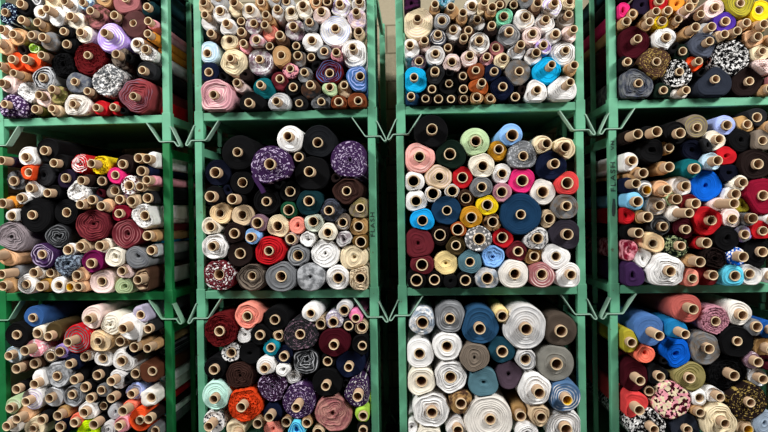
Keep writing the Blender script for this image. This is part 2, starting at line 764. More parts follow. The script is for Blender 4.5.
class NT:
    def __init__(s, name):
        s.m = bpy.data.materials.new(name); s.m.use_nodes = True
        s.t = s.m.node_tree; s.b = s.t.nodes['Principled BSDF']
    def n(s, typ, **kw):
        nd = s.t.nodes.new(typ)
        for k, v in kw.items():
            if k in nd.inputs: nd.inputs[k].default_value = v
            else: setattr(nd, k, v)
        return nd
    def l(s, a, b): s.t.links.new(a, b)
    def math(s, op, a, b=None, clamp=False):
        nd = s.n('ShaderNodeMath', operation=op, use_clamp=clamp)
        for i, v in enumerate((a, b)):
            if v is None: continue
            if isinstance(v, (int, float)): nd.inputs[i].default_value = v
            else: s.l(v, nd.inputs[i])
        return nd.outputs[0]
    def mix(s, fac, a, b, mode='MIX'):
        nd = s.n('ShaderNodeMix', data_type='RGBA', blend_type=mode)
        for k, v in ((0, fac), (6, a), (7, b)):
            if isinstance(v, (int, float)): nd.inputs[k].default_value = v
            elif isinstance(v, tuple): nd.inputs[k].default_value = v
            else: s.l(v, nd.inputs[k])
        return nd.outputs[2]
    def step(s, v, lo, hi):
        nd = s.n('ShaderNodeMapRange', interpolation_type='SMOOTHSTEP')
        s.l(v, nd.inputs[0]); nd.inputs[1].default_value = lo; nd.inputs[2].default_value = hi
        return nd.outputs[0]

_fab = {}
def fabric_mat(col, fin):
    key = (col, tuple(fin))
    if key in _fab: return _fab[key]
    n = NT('cloth ' + col + ' ' + ' '.join(fin))
    c1 = lin(COL[col])
    tc = n.n('ShaderNodeTexCoord')
    oi = n.n('ShaderNodeObjectInfo')
    off = n.n('ShaderNodeVectorMath', operation='MULTIPLY_ADD')
    n.l(oi.outputs['Random'], off.inputs[0]); off.inputs[1].default_value = (37, 53, 71)
    n.l(tc.outputs['Object'], off.inputs[2])
    P = off.outputs[0]
    uv = n.n('ShaderNodeUVMap', uv_map='layers')
    sep = n.n('ShaderNodeSeparateXYZ'); n.l(uv.outputs[0], sep.inputs[0])
    U = sep.outputs[0]
    def noise(scale, detail=2., rough=.5):
        t = n.n('ShaderNodeTexNoise', Scale=scale, Detail=detail, Roughness=rough); n.l(P, t.inputs['Vector'])
        return t.outputs[0]
    def voro(scale, feature='F1'):
        t = n.n('ShaderNodeTexVoronoi', Scale=scale, feature=feature); n.l(P, t.inputs['Vector'])
        return t
    base = c1
    rough, gloss = .92, False
    for f in fin:
        k, _, c2n = f.partition(':')
        c2 = lin(COL[c2n]) if c2n else None
        if k == 's':
            if 'h' in fin:
                base = n.mix(n.step(noise(62, 1.5, .6), .50, .54), base, c2)
            else:
                cx = n.n('ShaderNodeCombineXYZ')
                n.l(n.math('MULTIPLY', U, 1.5), cx.inputs[0]); n.l(n.math('MULTIPLY', sep.outputs[1], 4.5), cx.inputs[1])
                n.l(n.math('MULTIPLY', oi.outputs['Random'], 50), cx.inputs[2])
                t = n.n('ShaderNodeTexNoise', Scale=1.0, Detail=1.5, Roughness=.7); n.l(cx.outputs[0], t.inputs['Vector'])
                base = n.mix(n.step(t.outputs[0], .56, .63), base, c2)
        elif k == 'm':
            base = n.mix(n.step(noise(30, 3, .6), .40, .62), base, c2)
        elif k == 'l':
            fr = n.math('FRACT', n.math('ADD', U, n.math('MULTIPLY', noise(22, 2), .55)))
            a = n.step(fr, .50, .62)
            b = n.step(fr, .82, .95)
            patch = n.step(noise(14, 2), .36, .60)
            base = n.mix(n.math('MULTIPLY', n.math('SUBTRACT', a, b, True), patch), base, c2)
        elif k == 'f':
            v = voro(62)
            d = n.math('ADD', v.outputs['Distance'], n.math('MULTIPLY', noise(140, 1), .5))
            base = n.mix(n.step(d, .70, .60), base, c2)
        elif k == 'c':
            v = voro(75)
            sp = n.n('ShaderNodeSeparateColor'); n.l(v.outputs['Color'], sp.inputs[0])
            base = n.mix(n.step(sp.outputs[0], .42, .44), base, c2)
            base = n.mix(n.step(sp.outputs[1], .66, .68), base, lin(COL['cream' if c2n != 'olive' else 'khaki']))
        elif k == 'k':
            fr = n.math('FRACT', n.math('ADD', U, n.math('MULTIPLY', noise(40, 2), 1.1)))
            base = n.mix(n.step(fr, .55, .63), base, c2)
        elif k == 'x':
            rough, gloss = .25, True
        elif k == 'v':
            rough = 1.0
    tone = n.n('ShaderNodeMapRange'); n.l(noise(24, 3), tone.inputs[0])
    tone.inputs[1].default_value = .3; tone.inputs[2].default_value = .7
    tone.inputs[3].default_value = .86; tone.inputs[4].default_value = 1.06
    cc = n.n('ShaderNodeCombineColor')
    for i in range(3): n.l(tone.outputs[0], cc.inputs[i])
    out = n.mix(1.0, base, cc.outputs[0], 'MULTIPLY')
    n.l(out, n.b.inputs['Base Color'])
    n.b.inputs['Roughness'].default_value = rough
    n.b.inputs['Specular IOR Level'].default_value = .5 if gloss else .08
    if gloss:
        n.b.inputs['Coat Weight'].default_value = .5; n.b.inputs['Coat Roughness'].default_value = .12
    bp = n.n('ShaderNodeBump', Strength=.35 if 'h' not in fin else .8, Distance=.004)
    n.l(noise(130 if 'h' in fin else 230, 3), bp.inputs['Height'])
    n.l(bp.outputs[0], n.b.inputs['Normal'])
    _fab[key] = n.m
    return n.m

def card_mat(name, hx):
    n = NT(name)
    oi = n.n('ShaderNodeObjectInfo'); tc = n.n('ShaderNodeTexCoord')
    t = n.n('ShaderNodeTexNoise', Scale=60, Detail=3); n.l(tc.outputs['Object'], t.inputs['Vector'])
    c = lin(hx)
    alt = n.mix(oi.outputs['Random'], tuple(v*.8 for v in c[:3])+(1,), tuple(min(.8, v*1.12) for v in c[:3])+(1,))
    out = n.mix(n.math('MULTIPLY', t.outputs[0], .35), alt, c)
    n.l(out, n.b.inputs['Base Color']); n.b.inputs['Roughness'].default_value = .8
    n.b.inputs['Specular IOR Level'].default_value = .25
    return n.m
CARD = card_mat('cardboard', 'B4977A')
RIM = card_mat('cut cardboard', 'DCC6A0')
YELLOW = card_mat('yellow card', 'E0B41E')

def paint_mat(name, hx, worn):
    n = NT(name)
    tc = n.n('ShaderNodeTexCoord'); oi = n.n('ShaderNodeObjectInfo')
    off = n.n('ShaderNodeVectorMath', operation='MULTIPLY_ADD')
    n.l(oi.outputs['Random'], off.inputs[0]); off.inputs[1].default_value = (31, 17, 23)
    n.l(tc.outputs['Object'], off.inputs[2])
    def noise(scale, d=3):
        t = n.n('ShaderNodeTexNoise', Scale=scale, Detail=d); n.l(off.outputs[0], t.inputs['Vector']); return t.outputs[0]
    c = lin(hx)
    base = n.mix(n.step(noise(9), .35, .7), c, tuple(v*.86 for v in c[:3])+(1,))
    base = n.mix(n.math('MULTIPLY', n.step(noise(38, 5), .68, .74), .7), base, lin(worn))
    n.l(base, n.b.inputs['Base Color'])
    rg = n.math('MULTIPLY_ADD', noise(20), .25); n.t.nodes[-1].inputs[2].default_value = .38
    n.l(rg, n.b.inputs['Roughness'])
    n.b.inputs['Specular IOR Level'].default_value = .35
    return n.m
MINT = paint_mat('mint green paint', '64AB87', '6A5A44')
GREEN = paint_mat('grass green paint', '188244', '3A4A34')
STRAP = paint_mat('worn mint paint', '93B5A1', '6E6A5C')
STRAPG = paint_mat('worn sage paint', '86B296', '6A6A5A')
INK = NT('marker ink'); INK.b.inputs['Base Color'].default_value = (.02, .05, .04, 1); INK.b.inputs['Roughness'].default_value = .7; INK = INK.m

def concrete_block():
    n = NT('concrete block')
    tc = n.n('ShaderNodeTexCoord')
    mp = n.n('ShaderNodeMapping'); n.l(tc.outputs['Object'], mp.inputs[0]); mp.inputs['Rotation'].default_value = (math.pi/2, 0, 0)
    br = n.n('ShaderNodeTexBrick', Scale=1.0); n.l(mp.outputs[0], br.inputs['Vector'])
    br.inputs['Brick Width'].default_value = .44; br.inputs['Row Height'].default_value = .226
    br.inputs['Mortar Size'].default_value = .008; br.inputs['Mortar Smooth'].default_value = .3
    br.inputs['Color1'].default_value = lin('B0A58C'); br.inputs['Color2'].default_value = lin('A3977E')
    br.inputs['Mortar'].default_value = lin('82775F')
    t = n.n('ShaderNodeTexNoise', Scale=45, Detail=5); n.l(tc.outputs['Object'], t.inputs['Vector'])
    n.l(n.mix(n.math('MULTIPLY', t.outputs[0], .35), br.outputs['Color'], lin('8C8069')), n.b.inputs['Base Color'])
    n.b.inputs['Roughness'].default_value = .95
    bp = n.n('ShaderNodeBump', Strength=.5, Distance=.006); n.l(t.outputs[0], bp.inputs['Height']); n.l(bp.outputs[0], n.b.inputs['Normal'])
    return n.m
def floor_mat():
    n = NT('concrete floor')
    tc = n.n('ShaderNodeTexCoord')
    t = n.n('ShaderNodeTexNoise', Scale=3, Detail=8); n.l(tc.outputs['Object'], t.inputs['Vector'])
    n.l(n.mix(t.outputs[0], lin('45423E'), lin('5E5A54')), n.b.inputs['Base Color']); n.b.inputs['Roughness'].default_value = .6
    return n.m

# ---------------------------------------------------------------- mesh helpers
def link(name, me, mat=None, parent=None, loc=(0, 0, 0), smooth=False):
    if mat is not None and not me.materials: me.materials.append(mat)
    o = bpy.data.objects.new(name, me); COLL.objects.link(o)
    o.location = loc
    if parent is not None: o.parent = parent
    if smooth: me.polygons.foreach_set('use_smooth', [True]*len(me.polygons))
    return o

def box_bm(bm, x0, x1, y0, y1, z0, z1, bev=0.0):
    r = bmesh.ops.create_cube(bm, size=1)
    bmesh.ops.scale(bm, vec=(x1-x0, y1-y0, z1-z0), verts=r['verts'])
    bmesh.ops.translate(bm, vec=((x0+x1)/2, (y0+y1)/2, (z0+z1)/2), verts=r['verts'])
    if bev:
        es = list({e for v in r['verts'] for e in v.link_edges})
        bmesh.ops.bevel(bm, geom=es, offset=bev, segments=2, affect='EDGES', profile=.5)

def bm_mesh(name, bm):
    me = bpy.data.meshes.new(name); bm.to_mesh(me); bm.free(); return me

def strap_mesh(name, pts, th, y0, y1):
    """flat bar bent along pts (x, z), th thick, from y0 to y1"""
    n = len(pts); L, Rr = [], []
    for i, p in enumerate(pts):
        a = Vector(pts[max(0, i-1)]); b = Vector(pts[min(n-1, i+1)]); p = Vector(p)
        if 0 < i < n-1:
            d1 = (p-a).normalized(); d2 = (b-p).normalized(); t = (d1+d2).normalized()
            k = 1/max(.5, t.dot(d1))
        else: t = (b-a).normalized(); k = 1
        nn = Vector((-t.y, t.x))*th/2*k
        L.append(p+nn); Rr.append(p-nn)
    v, f = [], []
    for i in range(n):
        for q in (L[i], Rr[i]):
            v += [(q.x, y0, q.y), (q.x, y1, q.y)]
    for i in range(n-1):
        a, b = 4*i, 4*(i+1)
        f += [(a, b, b+1, a+1), (a+2, a+3, b+3, b+2), (a, a+2, b+2, b), (a+1, b+1, b+3, a+3)]
    f += [(0, 1, 3, 2), (4*n-4, 4*n-2, 4*n-1, 4*n-3)]
    me = bpy.data.meshes.new(name); me.from_pydata(v, [], f); me.update()
    bm = bmesh.new(); bm.from_mesh(me); bmesh.ops.recalc_face_normals(bm, faces=bm.faces); bm.to_mesh(me); bm.free()
    return me

# ---------------------------------------------------------------- setting
ORD = ('first', 'second', 'third', 'fourth')
LEV = ('top', 'middle', 'bottom')
DEPTH = 1.25                                   # racks, front to back
Y_WALL = D + DEPTH + 0.13
BLOCK = concrete_block()
bm = bmesh.new(); box_bm(bm, -7, 7, -5, Y_WALL+.2, -.1, 0)
fl = link('floor', bm_mesh('floor', bm), floor_mat()); fl['kind'] = 'structure'
bm = bmesh.new(); box_bm(bm, -7, 7, Y_WALL, Y_WALL+.2, 0, 5.6)
wl = link('wall_back', bm_mesh('wall_back', bm), BLOCK); wl['kind'] = 'structure'

for nm, x0 in (('light_blocker_left', -2.82), ('light_blocker_right', 2.25)):  # added partitions that keep side light out from behind the rolls
    bm = bmesh.new(); box_bm(bm, x0, x0+.2, D-.1, Y_WALL, 0, 5.6)
    wl = link(nm, bm_mesh(nm, bm), BLOCK); wl['kind'] = 'structure'

# ---------------------------------------------------------------- racks
POST = ((-2.487, -1.467), (-1.2725, -.2525), (-.088, .930), (1.112, 2.132))
DXL = (.006, 0, -.007)                         # each rack stands a touch off the one below
ZOFF = (-.007, -.004, .004, .006)
PW = .043
LEVEL = 1.044
ZB = [CAM_H + .588 - LEVEL*k for k in range(3)]    # middle of the front beam
BH, LEG = .023, .112

def letters(txt, size, parent, x, y, z, up=True):
    cu = bpy.data.curves.new('lettering', 'FONT'); cu.body = txt; cu.size = size; cu.align_x = 'LEFT'; cu.align_y = 'CENTER'
    cu.extrude = .0006; cu.space_character = 1.25; cu.offset = .0006
    tmp = bpy.data.objects.new('tmp', cu); COLL.objects.link(tmp)
    me = bpy.data.meshes.new_from_object(tmp.evaluated_get(bpy.context.evaluated_depsgraph_get()))
    bpy.data.objects.remove(tmp); bpy.data.curves.remove(cu)
    me.transform(Matrix.Rotation(math.pi/2, 4, 'X'))          # stand up facing the aisle
    me.transform(Matrix.Rotation(-math.pi/2, 4, 'Y'))         # and read upwards along the post
    me.transform(Matrix.Scale(.72, 4, (1, 0, 0)))
    o = link('lettering', me, INK, parent, (x, y, z)); o['label'] = 'dark handwritten capitals running up the post'
    return o

RACK = {}
for c in range(4):
    for k in range(3):
        xl, xr = POST[c][0]+DXL[k], POST[c][1]+DXL[k]
        zb = ZB[k] + ZOFF[c]
        zj = zb-BH-LEG
        paint = GREEN if (c == 0 and k > 0) else MINT
        strap = STRAPG if (c == 0 and k > 0) else STRAP
        root = bpy.data.objects.new('stacking_rack', None); COLL.objects.link(root)
        root.location = ((xl+xr)/2, D, zj)
        def local(me): me.transform(Matrix.Translation(-root.location)); return me
        colr = 'grass green' if paint is GREEN else 'mint green'
        where = {0: 'on top of', 1: 'in the middle of', 2: 'at the bottom of'}[k]
        root['label'] = f'{colr} steel stacking rack full of fabric rolls, {where} the {ORD[c]} column'
        root['category'] = 'rack'; root['group'] = 'stacking racks'
        top = zj+LEVEL-.007
        for x in (xl, xr):
            for y0 in (D, D+.36, D+DEPTH-PW):
                bm = bmesh.new()
                hw = PW/2 if y0 != D+.36 else .0135
                box_bm(bm, x-hw, x+hw, y0, y0+2*hw, zj+.001, top, .003)
                if y0 != D+.36: box_bm(bm, x-PW/2-.0045, x+PW/2+.0045, y0-.002, y0+PW+.0045, zj+.004, zb+BH+.012, .002)
                link('post', local(bm_mesh('post', bm)), paint, root)
        for x, s in ((xl, 1), (xr, -1)):
            for y0 in (D-.008, D+DEPTH-.055):
                p = [(x+s*.118, zb-BH), (x+s*.045, zj+.004), (x+s*.038, zj-.001), (x-s*.040, zj-.001), (x-s*.047, zj-.003),
                     (x-s*.063, zj-.026), (x-s*.070, zj-.030), (x-s*.077, zj-.028), (x-s*.0785, zj-.021), (x-s*.029, zj+.082), (x-s*.023, zj+.088)]
                link('foot_bracket', local(strap_mesh('foot_bracket', p, .0052, y0, y0+.055)), strap, root)
        for y0 in (D+.001, D+DEPTH-.041):
            bm = bmesh.new(); box_bm(bm, xl+PW/2+.003, xr-PW/2-.003, y0, y0+.04, zb-BH, zb+BH, .003)
            link('beam', local(bm_mesh('beam', bm)), paint, root)
        for x in (xl, xr):
            bm = bmesh.new(); box_bm(bm, x-.019, x+.019, D+PW+.005, D+DEPTH-PW-.005, zb-BH, zb+BH-.002, .003)
            link('side_rail', local(bm_mesh('side_rail', bm)), paint, root)
            bm = bmesh.new(); box_bm(bm, x-.012, x+.012, D+PW, D+DEPTH-PW, top-.085, top-.035, .003)
            link('side_rail', local(bm_mesh('side_rail', bm)), paint, root)
        bm = bmesh.new(); box_bm(bm, xl+.02, xr-.02, D+.041, D+DEPTH-.041, zb+BH-.005, zb+BH)
        link('deck', local(bm_mesh('deck', bm)), paint, root)
        # hand lettering on two posts
        if (c, k) == (1, 1):
            q = at(375, 237)
            letters('FLASH', .044, root, xr-root.location.x, -.0012, q.z-root.location.z)
        if (c, k) == (3, 1):
            q = at(612, 192)
            letters('FLASH', .052, root, xl-root.location.x, -.0012, q.z-root.location.z)
            bm = bmesh.new(); z0, z1 = at(613, 216).z, at(613, 199).z
            vv = [(-.008, z0), (.003, z0-.004), (.010, z0+.02), (.0115, z0+.06), (.008, z1), (-.004, z1+.003), (-.0075, z1-.03), (-.0105, z0+.03)]
            ring = [bm.verts.new((xl+a, D-.0010, b)) for a, b in vv]
            fc = bm.faces.new(ring); ex = bmesh.ops.extrude_face_region(bm, geom=[fc])
            bmesh.ops.translate(bm, vec=(0, .0012, 0), verts=[e for e in ex['geom'] if isinstance(e, bmesh.types.BMVert)])
            bmesh.ops.recalc_face_normals(bm, faces=bm.faces)
            o = link('ink_smear', local(bm_mesh('ink_smear', bm)), INK, root); o['label'] = 'dark painted-over patch on the post'
            q = at(612, 150)
            letters('VN', .036, root, xl-root.location.x, -.0012, q.z-root.location.z)
        RACK[c, k] = root

# ---------------------------------------------------------------- rolls of cloth
TUBES = {}
def tube_mesh(r, mat, lining=None):
    lining = lining or mat
    key = (round(r, 4), lining.name)
    if key in TUBES: return TUBES[key]
    n, w, L = 24, .0050, 1.15
    prof = [(r-w, L), (r-w, .40), (r-w, .002), (r-w+.0015, 0), (r-.0015, 0), (r, .002), (r, L)]
    v, f = [], []
    for pr, py in prof:
        for i in range(n):
            a = 2*math.pi*i/n; v.append((pr*math.cos(a), py, pr*math.sin(a)))
    for j in range(len(prof)-1):
        for i in range(n):
            a, b = j*n+i, j*n+(i+1) % n
            f.append((a, b, b+n, a+n))
    me = bpy.data.meshes.new('cardboard_tube'); me.from_pydata(v, [], f)
    me.polygons.foreach_set('use_smooth', [True]*len(f)); me.materials.append(mat); me.materials.append(RIM); me.materials.append(lining)
    me.polygons.foreach_set('material_index', [2 if i < n*2 else 1 if i < n*5 else 0 for i in range(len(f))]); me.update()
    TUBES[key] = me
    return me

def roll_mesh(rng, Rfun, rc, L, fin, has_tube, bright=False):
    """spiral-wound cloth: the end shows its layers, the outline Rfun(theta) gives the squeezed cross section"""
    rmean = sum(Rfun)/len(Rfun)
    S = len(Rfun)
    kinds = {f[0] for f in fin}
    shag, wavy = 'h' in kinds, 'w' in kinds
    thick = max(.004, rmean-rc)
    pitch = rng.uniform(.0085, .013) if not wavy else .014
    if 'l' in kinds or 'k' in kinds: pitch = .0135
    N = max(1, min(13, int(round(thick/pitch))))
    m = 4
    amp = rng.choice((.0008, .0014, .0022, .0034)) if not wavy else .009
    if bright and not wavy: amp = rng.choice((.0022, .0034, .0045))
    if kinds & set('slk'): amp = max(amp, .0026)
    if shag: amp = .006
    th = np.arange(S+1)/S*2*np.pi
    Rf = np.array(list(Rfun)+[Rfun[0]])
    nj = (N+1)*m+1
    J = np.arange(nj)
    s = np.clip(J[None, :]/m - 1 + (th/(2*np.pi))[:, None], 0, N)
    rho = s/N
    warp = .10*np.sin(np.pi*rho)*(np.sin(2*th[:, None]+rng.uniform(0, 6.3))*.5+np.sin(3*th[:, None]+rng.uniform(0, 6.3))*.5)/max(2, N)*2
    if wavy:
        for kk in (2, 3, 4, 5, 7):
            warp = warp + rng.uniform(.01, .075)*np.sin(np.pi*np.clip(rho*1.05, 0, 1))*np.sin(kk*th[:, None]+rng.uniform(0, 6.3)+rng.uniform(-2.5, 2.5)*rho)
    if not has_tube:
        warp = warp + .10*np.sin(np.pi*rho)*np.sin(2*th[:, None]+rng.uniform(0, 6.3))
    rh = np.clip(rho+warp*(rho*(1-rho)*4), 0, 1)
    rr = rc + rh*(Rf[:, None]*.985-rc)
    fr = s - np.floor(np.minimum(s, N-1e-6))
    bump = np.where(fr < .5, 1-(1-2*fr)**2, 1-(2*fr-1)**2)   # rounded edge of each layer
    lay = np.array([rng.uniform(-1, 1) for _ in range(N+2)])
    li = np.floor(np.minimum(s, N-1e-6)).astype(int)
    tele = lay[li]*(amp*1.1 if not wavy else .008)
    dish = rng.uniform(-.006, .010)
    y = -amp*bump + tele*np.sin(np.pi*np.clip(fr, 0.02, .98))**.5 + dish*np.sin(np.pi*rho*.5+np.pi*.5) \
        + .002*np.sin(2*th[:, None]+rng.uniform(0, 6))
    if not has_tube:
        y = y + .030*np.exp(-(rho*N/.6)**2)
    y = y + .010*np.clip((rho-.93)/.07, 0, 1)**2          # rolled outer edge
    if shag:
        rs = np.random.RandomState(rng.randrange(1 << 30))
        nz = rs.uniform(-1, 1, s.shape); nz[-1] = nz[0]
        y = y + .007*nz; rr = rr*(1-.05*rs.uniform(0, 1, s.shape)*(rho > .05))
    x = rr*np.cos(th[:, None]); z = rr*np.sin(th[:, None])
    verts = np.stack([x, y, z], -1).reshape(-1, 3)
    uvv = np.stack([s, np.broadcast_to(th[:, None], s.shape)], -1).reshape(-1, 2)
    i0 = (np.arange(S)[:, None]*nj + np.arange(nj-1)[None, :]).reshape(-1)
    faces = np.stack([i0, i0+nj, i0+nj+1, i0+1], -1)
    # the winding side
    base = len(verts)
    rings = [(.012, 1.0), (.05, 1.0), (.30, .995), (L, .99)]
    sv, su = [], []
    for yy, sc in rings:
        q = Rf[:S]*sc
        if shag: q = q*(1-.07*np.random.RandomState(rng.randrange(1 << 30)).uniform(0, 1, S))
        sv.append(np.stack([q*np.cos(th[:S]), np.full(S, yy), q*np.sin(th[:S])], -1))
        su.append(np.stack([np.full(S, N-.25)+yy*.2, th[:S]], -1))
    sv = np.concatenate(sv); su = np.concatenate(su)
    ii = np.arange(S); jj = (ii+1) % S
    edge = ii*nj+nj-1; edge2 = np.where(ii == S-1, S*nj+nj-1, (ii+1)*nj+nj-1)
    sf = [np.stack([edge, edge2, base+jj, base+ii], -1)]
    for k in range(len(rings)-1):
        a = base+k*S
        sf.append(np.stack([a+ii, a+jj, a+S+jj, a+S+ii], -1))
    faces = np.concatenate([faces]+sf)
    allv = np.concatenate([verts, sv]); alluv = np.concatenate([uvv, su])
    back = [tuple(base+(len(rings)-1)*S+i for i in range(S))]
    fl_ = [tuple(q) for q in faces.tolist()] + back
    me = bpy.data.meshes.new('fabric')
    me.from_pydata(allv.tolist(), [], fl_)
    lay_ = me.uv_layers.new(name='layers')
    li_ = np.empty(len(me.loops), dtype=np.int32); me.loops.foreach_get('vertex_index', li_)
    lay_.data.foreach_set('uv', alluv[li_].astype(np.float32).ravel())
    me.polygons.foreach_set('use_smooth', [True]*len(me.polygons))
    me.flip_normals(); me.update()
    return me

def parse(line):
    t = line.split(); d = dict(tube=True, back=False)
    if t[0] in 'nb':
        d['tube'] = False; d['back'] = t[0] == 'b'; t = t[1:]; d['f'] = (float(t[0]), float(t[1])); t = t[2:]
    else:
        d['h'] = (float(t[0]), float(t[1])); d['f'] = (float(t[2]), float(t[3])); t = t[4:]
    d['r'] = float(t[0]); d['c'] = t[1]; d['fin'] = t[2].split(',') if len(t) > 2 else []
    return d

def place(rng, q):
    """3D: cloth front depth, centre of the cloth, tube axis and how far the tube sticks out"""
    yf = D - (.080 if q['rack'][1] else .036) + rng.uniform(-.025, .025)
    if q['rack']+q.get('h', q['f']) in TAILS: yf = D - .138
    if q['back']: yf = D + .075 + rng.uniform(0, .05)
    fc = at(*q['f'], yf)
    c = q['rack'][0]
    if q['back']: fc.x = min(fc.x, POST[c][1]-PW/2-.03)
    q['R'] = q['r']*yf/F_PX
    if q['tube']:
        best = None
        for i in range(60):
            p = .004+i*.006
            h = at(*q['h'], yf-p)
            e = (h.x-fc.x)**2+(h.z-fc.z)**2 + .035*(p-.022)**2
            if best is None or e < best[0]: best = (e, p, h)
        q['p'] = best[1]*OUT.get(q['rack'], 1)
        h = at(*q['h'], yf-q['p'])
        q['rt'] = min(rng.choice(TUBE_R.get(q['rack'], TUBE_R[q['rack'][1]])), q['R']-.003)
        d = Vector((fc.x-h.x, fc.z-h.z)); lim = max(0, q['R']-q['rt']-.004)
        if d.length > lim: d *= lim/d.length
        q['ax'] = Vector((h.x, h.z)); q['F'] = q['ax']+d
    else:
        q['F'] = Vector((fc.x, fc.z)); q['ax'] = q['F'].copy()
    q['yf'] = yf

ALL = []
TAILS = {(1, 1, 269.5, 164): (.022, (254, 175), (257, 181), (261, 187), (264, 193)),
         (0, 2, 122.5, 329): (.008, (137, 320), (139.5, 328), (140.5, 335), (139, 341))}
OUT = {(0, 0): .72, (1, 0): .75, (2, 0): .75, (3, 0): .68, (0, 1): .8, (3, 1): .85, (0, 2): .85}
TUBE_R = {0: (.0225, .0235, .025), 1: (.0250, .0265, .028), 2: (.0250, .0265, .028), (2, 1): (.027, .030, .033), (1, 1): (.0265, .029, .031), (2, 2): (.029, .031, .033)}
for (c, k), text in ROLLS.items():
    rng = random.Random(100*c+k)
    L_ = [parse(s) for s in text.strip().splitlines()]
    for q in L_: q['rack'] = (c, k); place(rng, q)
    xl, xr = POST[c][0]+DXL[k], POST[c][1]+DXL[k]
    zd = ZB[k]+ZOFF[c]+BH+.0015
    for q in L_:
        q['R'] *= 1.03
    # tubes are stiff: ease apart any that would cross, and keep them off the deck and the posts
    xlo, xhi = xl+PW/2+.0075, xr-PW/2-.0075
    fixed = [(Vector((0, -1)), -zd), (Vector((1, 0)), xhi), (Vector((-1, 0)), -xlo)]
    if k:                                   # the beam and the foot brackets of the rack above
        zu = ZB[k-1]+ZOFF[c]-BH
        fixed.append((Vector((0, 1)), zu-.004))
        for x, sg in ((xl, 1), (xr, -1)):
            nn = Vector((-sg*(LEG-.004), .073)).normalized()
            fixed.append((nn, nn.dot(Vector((x+sg*.118, zu)))-.009))
    for q in L_: q['hard'] = q['rt']+.003 if q['tube'] else min(.016, q['R']*.6)
    for _ in range(240):
        for i, q in enumerate(L_):
            for o in L_[i+1:]:
                d = o['ax']-q['ax']; g = q['hard']+o['hard']+.001-d.length
                if g > 0:
                    u = d.normalized() if d.length > 1e-6 else Vector((0, 1))
                    u *= g*.5
                    q['ax'] = q['ax']-u; q['F'] = q['F']-u; o['ax'] = o['ax']+u; o['F'] = o['F']+u
            for n, kk in fixed:
                g = n.dot(q['ax'])+q['hard']-kk
                if g > 0: q['ax'] = q['ax']-n*g; q['F'] = q['F']-n*g
    for i, q in enumerate(L_):
        planes = list(fixed)
        for j, o in enumerate(L_):
            if j == i or (o['F']-q['F']).length > q['R']+o['R']: continue
            d = o['ax']-q['ax']; dl = d.length; n = d/dl
            e1, e2 = q['ax']-q['F'], q['ax']-o['F']           # equal power of the two circles on the line of axes
            den = 2*(n.dot(e1)-n.dot(e2))
            t = ((e2.dot(e2)-o['R']**2)-(e1.dot(e1)-q['R']**2))/den if abs(den) > 1e-6 else dl/2
            t = min(max(t, q['hard']), dl-o['hard'])
            planes.append((n, n.dot(q['ax'])+t))
        rt = q['rt'] if q['tube'] else .006
        S = 48 if q['r'] > 9 else 36
        if any(f[0] == 'h' for f in q['fin']): S = 64
        out = []
        dd = q['ax']-q['F']
        for a in range(S):
            u = Vector((math.cos(2*math.pi*a/S), math.sin(2*math.pi*a/S)))
            b = dd.dot(u); t = -b+math.sqrt(max(1e-8, b*b-(dd.dot(dd)-q['R']**2)))
            if dd.length > q['R']: t = q['R']
            for n, kk in planes:
                den = n.dot(u)
                if den > 1e-6: t = min(t, (kk-n.dot(q['ax']))/den)
            out.append(max(t, rt+.0008))
        w = 3 if S == 48 else 2
        sm = [sum(out[(a+b_) % S] for b_ in range(-w, w+1))/(2*w+1) for a in range(S)]
        sm = [sum(sm[(a+b_) % S] for b_ in range(-2, 3))/5 for a in range(S)]
        out = [min(o1, s1)*.994 for o1, s1 in zip(out, sm)]
        kinds = {f[0] for f in q['fin']}
        if 'w' in kinds:
            hs = [(kf, rng.uniform(.006, .03), rng.uniform(0, 6.3)) for kf in (2, 3, 4, 5, 7, 9)]
            out = [v*(1-sum(am*(1-math.sin(kf*2*math.pi*a/S+ph)) for kf, am, ph in hs)*.6) for a, v in enumerate(out)]
        elif 'h' not in kinds:
            ph = rng.uniform(0, 6.3)
            out = [v*(1-.008+.008*math.sin(3*2*math.pi*a/S+ph)) for a, v in enumerate(out)]
        q['out'] = [max(v, rt+.0006) for v in out]
        q['rng'] = rng.randrange(1 << 30)
    ALL.append(((c, k), L_))

# names and words
def words_for(q, size=True):
    col = q['c'].replace('_', ' ')
    pre, post = [], ''
    kinds = {f.partition(':')[0]: f.partition(':')[2].replace('_', ' ') for f in q['fin']}
    if size:
        if q['r'] >= 16.5: pre.append('thick')
        elif q['r'] < 7.6: pre.append('slim')
    if 'h' in kinds: pre.append('shaggy')
    if 'v' in kinds: pre.append('velvety')
    if 'x' in kinds: pre.append('shiny')
    if 'w' in kinds: pre.append('loose')
    if 's' in kinds: col = f'{col} and {kinds["s"]} speckled'
    elif 'm' in kinds: col = f'mottled {col}'
    elif 'l' in kinds: col = f'{col} and {kinds["l"]}'
    elif 'f' in kinds: col = f'{col} and {kinds["f"]} printed'
    elif 'c' in kinds: col = f'blotchy {col}'
    elif 'k' in kinds: col = f'{col} and {kinds["k"]} checked'
    return ' '.join(pre+[col]), ('y' in kinds)

def kind_name(q):
    ks = {f[0] for f in q['fin']}
    if not q['tube']: return 'coreless_fabric_roll'
    if q['r'] < 7.6: return 'slim_fabric_roll'
    if ks & set('sfkcl'): return 'patterned_fabric_roll'
    if ks & set('hvwx'): return 'textured_fabric_roll'
    return 'fabric_roll'

